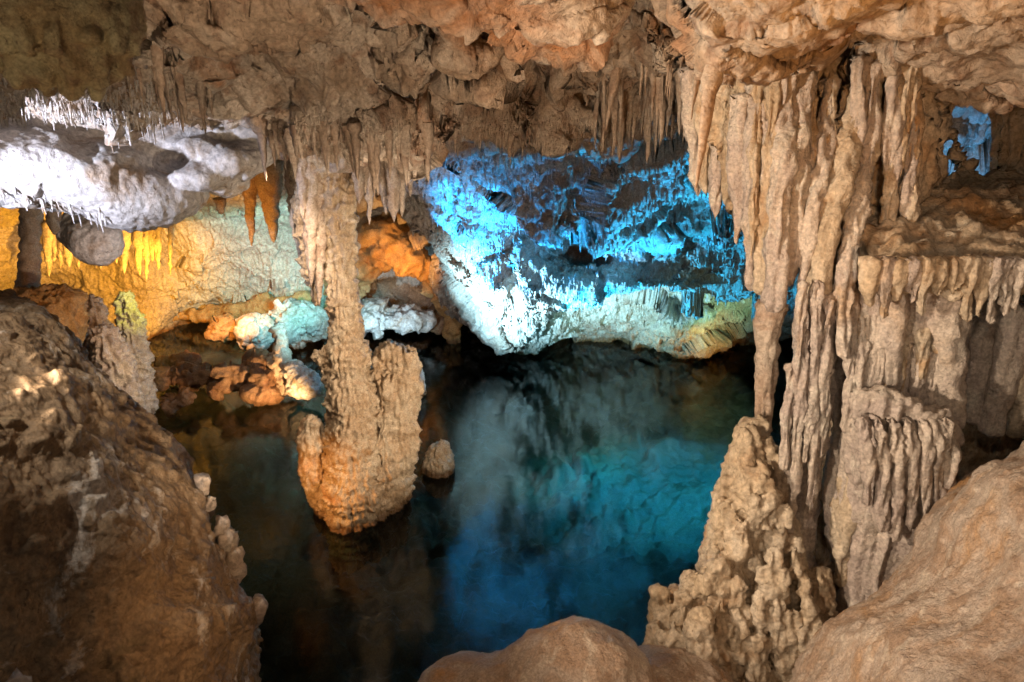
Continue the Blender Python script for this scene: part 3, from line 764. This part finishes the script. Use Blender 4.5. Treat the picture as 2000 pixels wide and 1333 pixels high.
for (pts, m, lab) in [([(182, 600, 10.8, 20), (185, 660, 10.8, 26), (200, 760, 10.7, 44), (215, 850, 10.7, 60)], M_stal, 'flat topped stalagmite beside the orange rock hump'),
                      ([(205, 660, 10.2, 26), (225, 720, 10.2, 34), (235, 800, 10.2, 40)], M_dwht, 'broad pale stalagmite wall right above the left slab'),
                      ([(246, 590, 11.3, 18), (258, 640, 11.3, 22), (262, 700, 11.2, 30), (265, 790, 11.1, 36)], M_dwht, 'yellow green lit stalagmite with a knobby head')]:
    R = Rock(0.02); R.chain(pts, 0.08)
    tag(R.mesh('stalagmite', [('flute', 0.09, 0.06, 0.2), ('bill', 0.2, 0.08), ('fbm', 0.06, 0.02)], m), lab, 'stalagmite')

# ------------------------------------------------------------------ RIGHT FLOWSTONE
dr = empty('flowstone_curtain', (0, 0, 0))
tag(dr, 'huge tan flowstone curtain of fused stalactites and columns filling the near side', 'flowstone')
DY = 4.2
# back body
R = Rock(0.022)
R.chain([(1440, 120, 4.6, 60), (1450, 250, 4.55, 45), (1470, 400, 4.5, 28)], 0.15)
R.chain([(1560, 100, 4.7, 90), (1560, 300, 4.6, 90), (1560, 450, 4.5, 55)], 0.15)
R.chain([(1690, 90, 4.9, 110), (1690, 300, 4.8, 110), (1680, 480, 4.6, 90), (1690, 600, 4.5, 45)], 0.15)
R.chain([(1810, 60, 5.1, 60), (1795, 200, 5.1, 50), (1770, 330, 5.0, 70)], 0.15)
R.chain([(1960, 20, 5.2, 120), (1900, 100, 5.3, 60), (2010, 90, 5.0, 90)], 0.15)
R.chain([(2015, 200, 5.6, 58), (2035, 330, 5.6, 80)], 0.1)
R.chain([(1840, 190, 5.3, 16), (1850, 250, 5.35, 8), (1872, 325, 5.35, 10), (1888, 350, 5.3, 14)], 0.04)
R.mesh('flowstone_body', [('flute', 0.10, 0.08, 0.05), ('tier', 0.6, 0.06), ('fbm', 0.3, 0.04), ('fbm', 0.05, 0.010)], M_drap, dr, pre=[('flute', 0.3, 0.10, 0.08)])
# shelf
R = Rock(0.022)
for x in range(1700, 2260, 38):
    R.chain([(x, 540 + 12 * math.sin(x * 0.021) + random.uniform(-6, 6), 3.85 + random.uniform(-.05, .08) + max(0, (1740 - x) * 0.006), random.uniform(24, 40)), (x, 480, 4.2, 34), (x - 5, 415, 4.7, 34), (x - 10, 375, 5.2, 34)], 0.10)
R.chain([(1900, 430, 4.5, 45)], 0.1)
R.chain([(1790, 430, 4.7, 35)], 0.1)
R.mesh('shelf', [('bill', 0.35, 0.07), ('fbm', 0.12, 0.03), ('flute', 0.12, 0.03, 0.3)], M_drap, dr)
RS = [('flute', 0.055, 0.028, 0.05), ('tier', 0.5, 0.02), ('fbm', 0.35, 0.035), ('fbm', 0.04, 0.007), ('pit', 0.06, 0.008, 0.3)]
def r2(*pts, m=None, pointy=False):
    rod(list(pts), m or (M_drap if random.random() < 0.6 else M_dwht), parent=dr, spec=RS, pointy=pointy, seg=24, step=0.02)
r2((1345, 130, 4.9, 22), (1355, 250, 4.9, 18), (1363, 385, 4.9, 7), pointy=True)
r2((1375, 130, 4.8, 24), (1380, 250, 4.8, 20), (1378, 380, 4.8, 9), pointy=True)
r2((1400, 150, 4.7, 28), (1402, 300, 4.7, 20), (1396, 432, 4.7, 6), pointy=True)
r2((1425, 160, 4.6, 26), (1428, 300, 4.6, 18), (1422, 410, 4.6, 8), pointy=True)
r2((1455, 180, 4.4, 30), (1448, 330, 4.4, 26), (1438, 480, 4.4, 9), pointy=True)
r2((1485, 130, 4.45, 26), (1482, 240, 4.3, 28), (1472, 400, 4.3, 24), (1466, 570, 4.3, 12))
r2((1512, 130, 4.4, 24), (1506, 240, 4.25, 26), (1498, 420, 4.2, 22), (1490, 580, 4.2, 16))
r2((1540, 130, 4.35, 26), (1532, 260, 4.2, 28), (1522, 420, 4.1, 24), (1512, 612, 4.1, 18))
r2((1570, 140, 4.3, 22), (1563, 260, 4.2, 26), (1555, 400, 4.15, 24), (1540, 560, 4.15, 16))
r2((1620, 150, 4.35, 22), (1604, 300, 4.2, 24), (1585, 420, 4.1, 20), (1567, 590, 4.1, 14))
r2((1665, 160, 4.35, 22), (1645, 330, 4.15, 26), (1618, 450, 4.05, 22), (1590, 610, 4.05, 26))
r2((1700, 180, 4.4, 24), (1680, 380, 4.15, 22), (1655, 520, 4.0, 22), (1640, 640, 4.0, 18))
for i in range(26):
    x = random.uniform(1470, 1800); y0 = random.uniform(120, 300)
    h = random.uniform(90, 260); r2((x + 3, 110, 4.4, 14), (x, y0, 4.25, random.uniform(9, 18)), (x - 6, y0 + h * 0.5, 4.2, random.uniform(8, 15)), (x - 12, y0 + h, 4.2, 5), pointy=True)
# standing columns under the curtain
r2((1512, 590, 4.2, 24), (1500, 650, 4.2, 22), (1496, 720, 4.2, 24), (1492, 780, 4.2, 18), (1490, 850, 4.2, 16), m=M_stal)
r2((1600, 560, 4.1, 40), (1592, 660, 4.1, 44), (1588, 760, 4.1, 42), (1575, 860, 4.1, 36), (1562, 1000, 4.1, 34), (1550, 1160, 4.0, 46), m=M_dwht)
r2((1650, 620, 4.1, 20), (1648, 740, 4.1, 20), (1650, 860, 4.1, 26), (1645, 1000, 4.0, 34), (1640, 1110, 4.0, 26), m=M_dwht)
r2((1700, 560, 4.0, 38), (1696, 700, 4.0, 32), (1690, 820, 3.9, 40), (1690, 960, 3.9, 48), (1695, 1170, 3.8, 44), m=M_dwht)
r2((1745, 520, 3.9, 32), (1742, 640, 3.9, 26), (1735, 780, 3.9, 28), m=M_dwht)
r2((1800, 520, 3.95, 34), (1795, 640, 3.95, 26), (1790, 820, 3.95, 26))
r2((1850, 540, 3.9, 44), (1848, 680, 3.9, 36), (1845, 830, 3.9, 30), m=M_dwht)
for i in range(26):
    x = 1650 + i * 8.5 + random.uniform(-6, 6); y0 = random.uniform(540, 620); h = random.uniform(120, 420)
    r2((x + 3, y0, 3.98, random.uniform(11, 18)), (x, y0 + h * 0.5, 3.9, random.uniform(11, 17)), (x - 5, y0 + h, 3.86, random.uniform(7, 12)), m=random.choice([M_dwht, M_dwht, M_drap]))
for i in range(12):
    x = 1640 + i * 13 + random.uniform(-6, 6); y0 = random.uniform(860, 980); h = random.uniform(120, 240)
    r2((x + 3, y0, 3.95, random.uniform(13, 20)), (x, y0 + h * 0.5, 3.86, random.uniform(13, 20)), (x - 5, y0 + h, 3.82, random.uniform(10, 16)), m=random.choice([M_dwht, M_drap]))
for i in range(9):
    x = 1545 + i * 9 + random.uniform(-4, 4); y0 = random.uniform(540, 760); h = random.uniform(180, 400)
    r2((x + 4, y0, 3.98, random.uniform(10, 15)), (x - 4, y0 + h * 0.5, 3.92, random.uniform(10, 15)), (x - 14, y0 + h, 3.9, random.uniform(6, 10)), m=M_dwht)
for i in range(14):
    x = 1880 + i * 12 + random.uniform(-6, 6); y0 = random.uniform(560, 620); h = random.uniform(100, 260)
    r2((x + 3, y0, 4.35, random.uniform(13, 20)), (x - 10, y0 + h * 0.5, 4.3, random.uniform(13, 18)), (x - 22, y0 + h, 4.3, random.uniform(7, 12)), m=random.choice([M_dwht, M_drap]))
# canopy with ribs
R = Rock(0.016)
R.chain([(1700, 790, 3.75, 30), (1760, 810, 3.7, 34), (1820, 835, 3.7, 34), (1850, 860, 3.75, 26)], 0.08)
R.chain([(1785, 850, 3.82, 50), (1775, 940, 3.82, 58), (1752, 1030, 3.82, 48), (1735, 1120, 3.8, 34), (1700, 1190, 3.75, 40)], 0.12)
R.chain([(1700, 780, 3.8, 26), (1700, 900, 3.82, 34), (1700, 1050, 3.82, 36), (1690, 1190, 3.8, 44)], 0.1)
R.mesh('canopy', [('flute', 0.13, 0.05, 0.1), ('fbm', 0.15, 0.03), ('fbm', 0.04, 0.008)], M_dwht, dr)
for x, y1 in [(1695, 990), (1722, 1040), (1750, 1060), (1778, 1040), (1805, 1020), (1832, 990), (1855, 960)]:
    r2((x - 8, 815, 3.62, 14), (x, 880, 3.58, 15), (x, y1, 3.6, 9), m=M_dwht)
# shelf fringe
for i in range(16):
    x = 1705 + i * 26 + random.uniform(-6, 6)
    r2((x, 500, 3.72, 20), (x - 2, 550, 3.72, 17), (x - 3, 592 + random.uniform(-15, 45), 3.74, 8))
r2((1905, 560, 4.3, 26), (1885, 660, 4.3, 20), (1862, 720, 4.3, 10))
r2((1945, 570, 4.2, 30), (1920, 700, 4.2, 26), (1895, 830, 4.2, 20))
r2((1985, 590, 4.1, 30), (1960, 720, 4.1, 28), (1935, 850, 4.1, 20), m=M_dwht)
r2((2040, 590, 4.1, 34), (2010, 720, 4.1, 30), (1985, 860, 4.1, 24))
R = Rock(0.03)
R.chain([(1880, 640, 5.0, 70), (1900, 800, 4.9, 90), (1850, 950, 4.6, 90), (1750, 1100, 4.4, 90)], 0.15)
R.chain([(2020, 620, 5.0, 90), (2000, 850, 4.6, 110)], 0.15)
R.chain([(1640, 560, 4.9, 40), (1630, 800, 4.9, 32), (1620, 1000, 4.7, 40), (1600, 1200, 4.4, 70)], 0.15)
R.mesh('flowstone_back', [('flute', 0.12, 0.08, 0.12), ('bill', 0.3, 0.06), ('fbm', 0.08, 0.02)], M_drap, dr)

# stalagmite cluster
R = Rock(0.014)
R.chain([(1484, 828, 4.1, 22), (1466, 850, 4.1, 26), (1458, 900, 4.1, 34), (1440, 980, 4.05, 46), (1440, 1080, 4.05, 62), (1440, 1200, 4.0, 90), (1420, 1340, 3.9, 120)], 0.06)
R.chain([(1550, 1080, 4.1, 40), (1545, 1200, 4.0, 70), (1520, 1360, 3.9, 90)], 0.06)
R.chain([(1350, 1190, 3.95, 50), (1340, 1340, 3.9, 100)], 0.06)
R.chain([(1296, 1240, 3.85, 26), (1300, 1350, 3.8, 50)], 0.05)
TOPS = [(1335, 1150, 3.75, 18, 140), (1400, 1140, 3.7, 20, 120), (1300, 1235, 3.6, 18, 120), (1355, 1265, 3.5, 24, 120), (1270, 1265, 3.65, 15, 110), (1460, 822, 4.0, 20, 90), (1500, 850, 4.0, 12, 60), (1525, 885, 3.95, 17, 150), (1405, 985, 3.95, 18, 120), (1435, 1032, 3.8, 16, 120), (1475, 1000, 3.85, 18, 160), (1490, 1095, 3.75, 20, 150), (1350, 1112, 3.85, 22, 130),
        (1388, 1100, 3.8, 20, 120), (1290, 1145, 3.8, 15, 110), (1276, 1205, 3.7, 14, 130), (1368, 1188, 3.5, 26, 170), (1602, 1108, 3.75, 24, 110), (1548, 1040, 3.85, 20, 170), (1440, 1175, 3.65, 22, 150), (1582, 1215, 3.6, 24, 130),
        (1325, 1225, 3.6, 20, 130), (1530, 1215, 3.6, 24, 140), (1480, 1235, 3.55, 20, 140), (1420, 1080, 3.75, 18, 110), (1310, 1180, 3.75, 17, 110), (1515, 960, 3.85, 18, 130), (1420, 930, 3.98, 14, 90), (1455, 900, 3.9, 20, 110)]
for (x, y, Y, r, h) in TOPS:
    R.chain([(x, y + r, Y, r), (x + random.uniform(-5, 5), y + r + h * 0.3, Y, r * random.uniform(0.95, 1.25)), (x + random.uniform(-8, 8), y + r + h * 0.6, Y + 0.02, r * random.uniform(1.2, 1.5)), (x + random.uniform(-10, 10), y + r + h, Y + 0.05, r * 1.9)], 0.03)
for i in range(70):
    t = random.random()
    y = 900 + 430 * t
    xl = np.interp(y, [880, 1000, 1060, 1110, 1180, 1333], [1435, 1400, 1390, 1320, 1285, 1280])
    xr = np.interp(y, [880, 1000, 1100, 1200, 1333], [1480, 1540, 1590, 1600, 1590])
    x = random.uniform(xl + 5, xr)
    r = random.uniform(7, 15)
    Yk = 3.98 - 0.38 * t - 0.12 * min(1, (x - xl) / 60)
    R.chain([(x, y, Yk, r), (x + random.uniform(-6, 6), y + r * random.uniform(1.5, 4), Yk, r * 1.3)], 0.02)
tag(R.mesh('stalagmite_cluster', [('bill', 0.2, 0.025), ('fbm', 0.15, 0.03), ('flute', 0.06, 0.018, 0.25), ('tier', 0.2, 0.015), ('fbm', 0.03, 0.005)], M_drap), 'knobbly heap of merged stalagmites under the thin grey column by the water', 'stalagmites')

# ------------------------------------------------------------------ NEAR ROCKS
R = Rock(0.02)
m = mpp(1130, 1330, 3.0)
R.ell(P(1125, 1340, 3.0), (155 * m, 130 * m, 122 * m), 0.1)
R.ell(P(940, 1410, 2.9), (150 * m, 130 * m, 95 * m), 0.15)
R.ell(P(1290, 1400, 3.2), (200 * m, 150 * m, 130 * m), 0.1)
R.ell(P(1000, 1600, 2.6), (300 * m, 200 * m, 200 * m), 0.1)
tag(R.mesh('rock_mound', [('fbm', 0.5, 0.06), ('fbm', 0.08, 0.008), ('pit', 0.12, 0.012, 0.35), ('fbm', 0.02, 0.002)], M_near, sub=1), 'smooth orange rock mound at the bottom edge before the dark water', 'rock')
# right slope
edge = [(2250, 640, 3.6), (2000, 868, 3.4), (1900, 925, 3.35), (1830, 1000, 3.3), (1780, 1085, 3.3), (1700, 1175, 3.25), (1610, 1235, 3.2), (1550, 1333, 3.1), (1500, 1450, 3.0), (1450, 1700, 2.6)]
rows = []
for (x, y, Y) in edge:
    ax, ay = x + 260, y + 220
    rows.append([(x - 30, y + 120, Y + 1.0), (x - 8, y + 30, Y + 0.35), (x, y, Y), (x + 90, y + 20, Y * 0.82), (x + 260, y + 120, Y * 0.62), (x + 560, y + 400, Y * 0.45), (x + 900, y + 1100, Y * 0.3)])
tag(sheet('rock_slope', rows, 420, 420, [('bill', 0.35, 0.015), ('fbm', 0.10, 0.010), ('pit', 0.10, 0.012, 0.32), ('fbm', 0.02, 0.003)], M_near, pre=[('fbm', 0.7, 0.08)], flip=True), 'blurred orange brown rock slope nearest the viewer under the flowstone', 'rock')
# left slab
edge = [(-500, 560, 3.2), (-150, 575, 3.1), (0, 590, 3.0), (70, 605, 3.0), (140, 665, 2.95), (220, 750, 2.95), (300, 850, 2.95), (390, 965, 2.95), (430, 1060, 2.95), (450, 1120, 2.9), (500, 1195, 2.85), (485, 1270, 2.8), (480, 1360, 2.7), (470, 1600, 2.3)]
rows = []
for i, (x, y, Y) in enumerate(edge):
    rows.append([(x - 10, y + 60, Y + 1.3), (x - 2, y + 12, Y + 0.4), (x, y, Y), (x - 60, y + 30, Y * 0.86), (x - 180, y + 110, Y * 0.72), (x - 380, y + 260, Y * 0.6), (x - 700, y + 600, Y * 0.48)])
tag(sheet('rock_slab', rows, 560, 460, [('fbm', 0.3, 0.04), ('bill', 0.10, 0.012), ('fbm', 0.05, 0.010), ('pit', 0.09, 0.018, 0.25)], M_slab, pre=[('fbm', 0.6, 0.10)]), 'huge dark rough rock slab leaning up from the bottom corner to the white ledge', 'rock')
for i, (x, y, r) in enumerate([(380, 945, 10), (420, 1025, 12), (433, 1050, 14), (445, 1085, 12), (447, 1120, 13), (458, 1165, 9), (482, 1190, 18), (400, 980, 8)]):
    x += 14; r *= 1.25
    rod([(x, y - r, 2.86, r * 0.7), (x, y, 2.86, r), (x - 6, y + r * 2, 2.9, r * 1.1)][::-1], M_dwht, ['topmost pale knob on the water side edge of the dark slab', 'pale knob just under the two topmost ones on the slab edge', 'fatter pale knob midway down the slab edge', 'pale knob below the fattest middle one on the slab edge', 'pale knob above the three lowest on the slab edge', 'slim pale knob just above the big lowest one on the slab edge', 'biggest and lowest pale knob jutting from the slab edge over the water', 'small second pale knob from the top of the slab edge'][i], 'stone knob', 'pale knobs along the slab edge', name='stone_knob', pointy=False)
# popcorn cluster top left
R = Rock(0.015)
mm = mpp(110, 40, 2.3)
R.ell(P(110, 30, 2.4), (170 * mm, 130 * mm, 110 * mm), 0.05)
R.ell(P(-60, -40, 2.4), (200 * mm, 150 * mm, 150 * mm), 0.05)
for i in range(150):
    a = random.uniform(0, 6.28); e = random.uniform(-1.4, 0.6)
    q = np.array([170 * mm * math.cos(a) * math.cos(e), 130 * mm * math.sin(a) * math.cos(e), 110 * mm * math.sin(e)])
    if q[1] > 0.03: continue
    c = P(110, 30, 2.4) + q
    rr = random.uniform(0.018, 0.034)
    R.cone(c, c + [0, 0, -random.uniform(0.02, 0.07)], rr, rr * 0.9, 0.003)
tag(R.mesh('popcorn_cluster', [('bill', 0.08, 0.015), ('fbm', 0.03, 0.006)], M_pop), 'blurred yellow brown knobbly cluster hanging closest to the viewer', 'rock cluster')
rod([(15, 1330, 1.35, 26), (12, 1360, 1.35, 46), (8, 1420, 1.35, 55)][::-1], M_ledge, 'out of focus pale knob poking up at the bottom corner of the dark slab', 'stone knob', name='stone_knob', pointy=False)
LV = np.array([[0, -.03, 0], [.012, -.012, .002], [.014, .008, .003], [0, .03, 0], [-.014, .008, .003], [-.012, -.012, .002], [0, 0, -.001]]) * 1.2
lf = mk('leaf', LV + Wt(960, 1025, 0.006), np.array([[6, 0, 1, 2], [6, 2, 3, 4], [6, 4, 5, 0]]), M_pop)
tag(lf, 'tiny yellow leaf floating alone on the dark water', 'leaf')
print('tris', sum(len(o.data.polygons) * 2 for o in bpy.data.objects if o.type == 'MESH'))
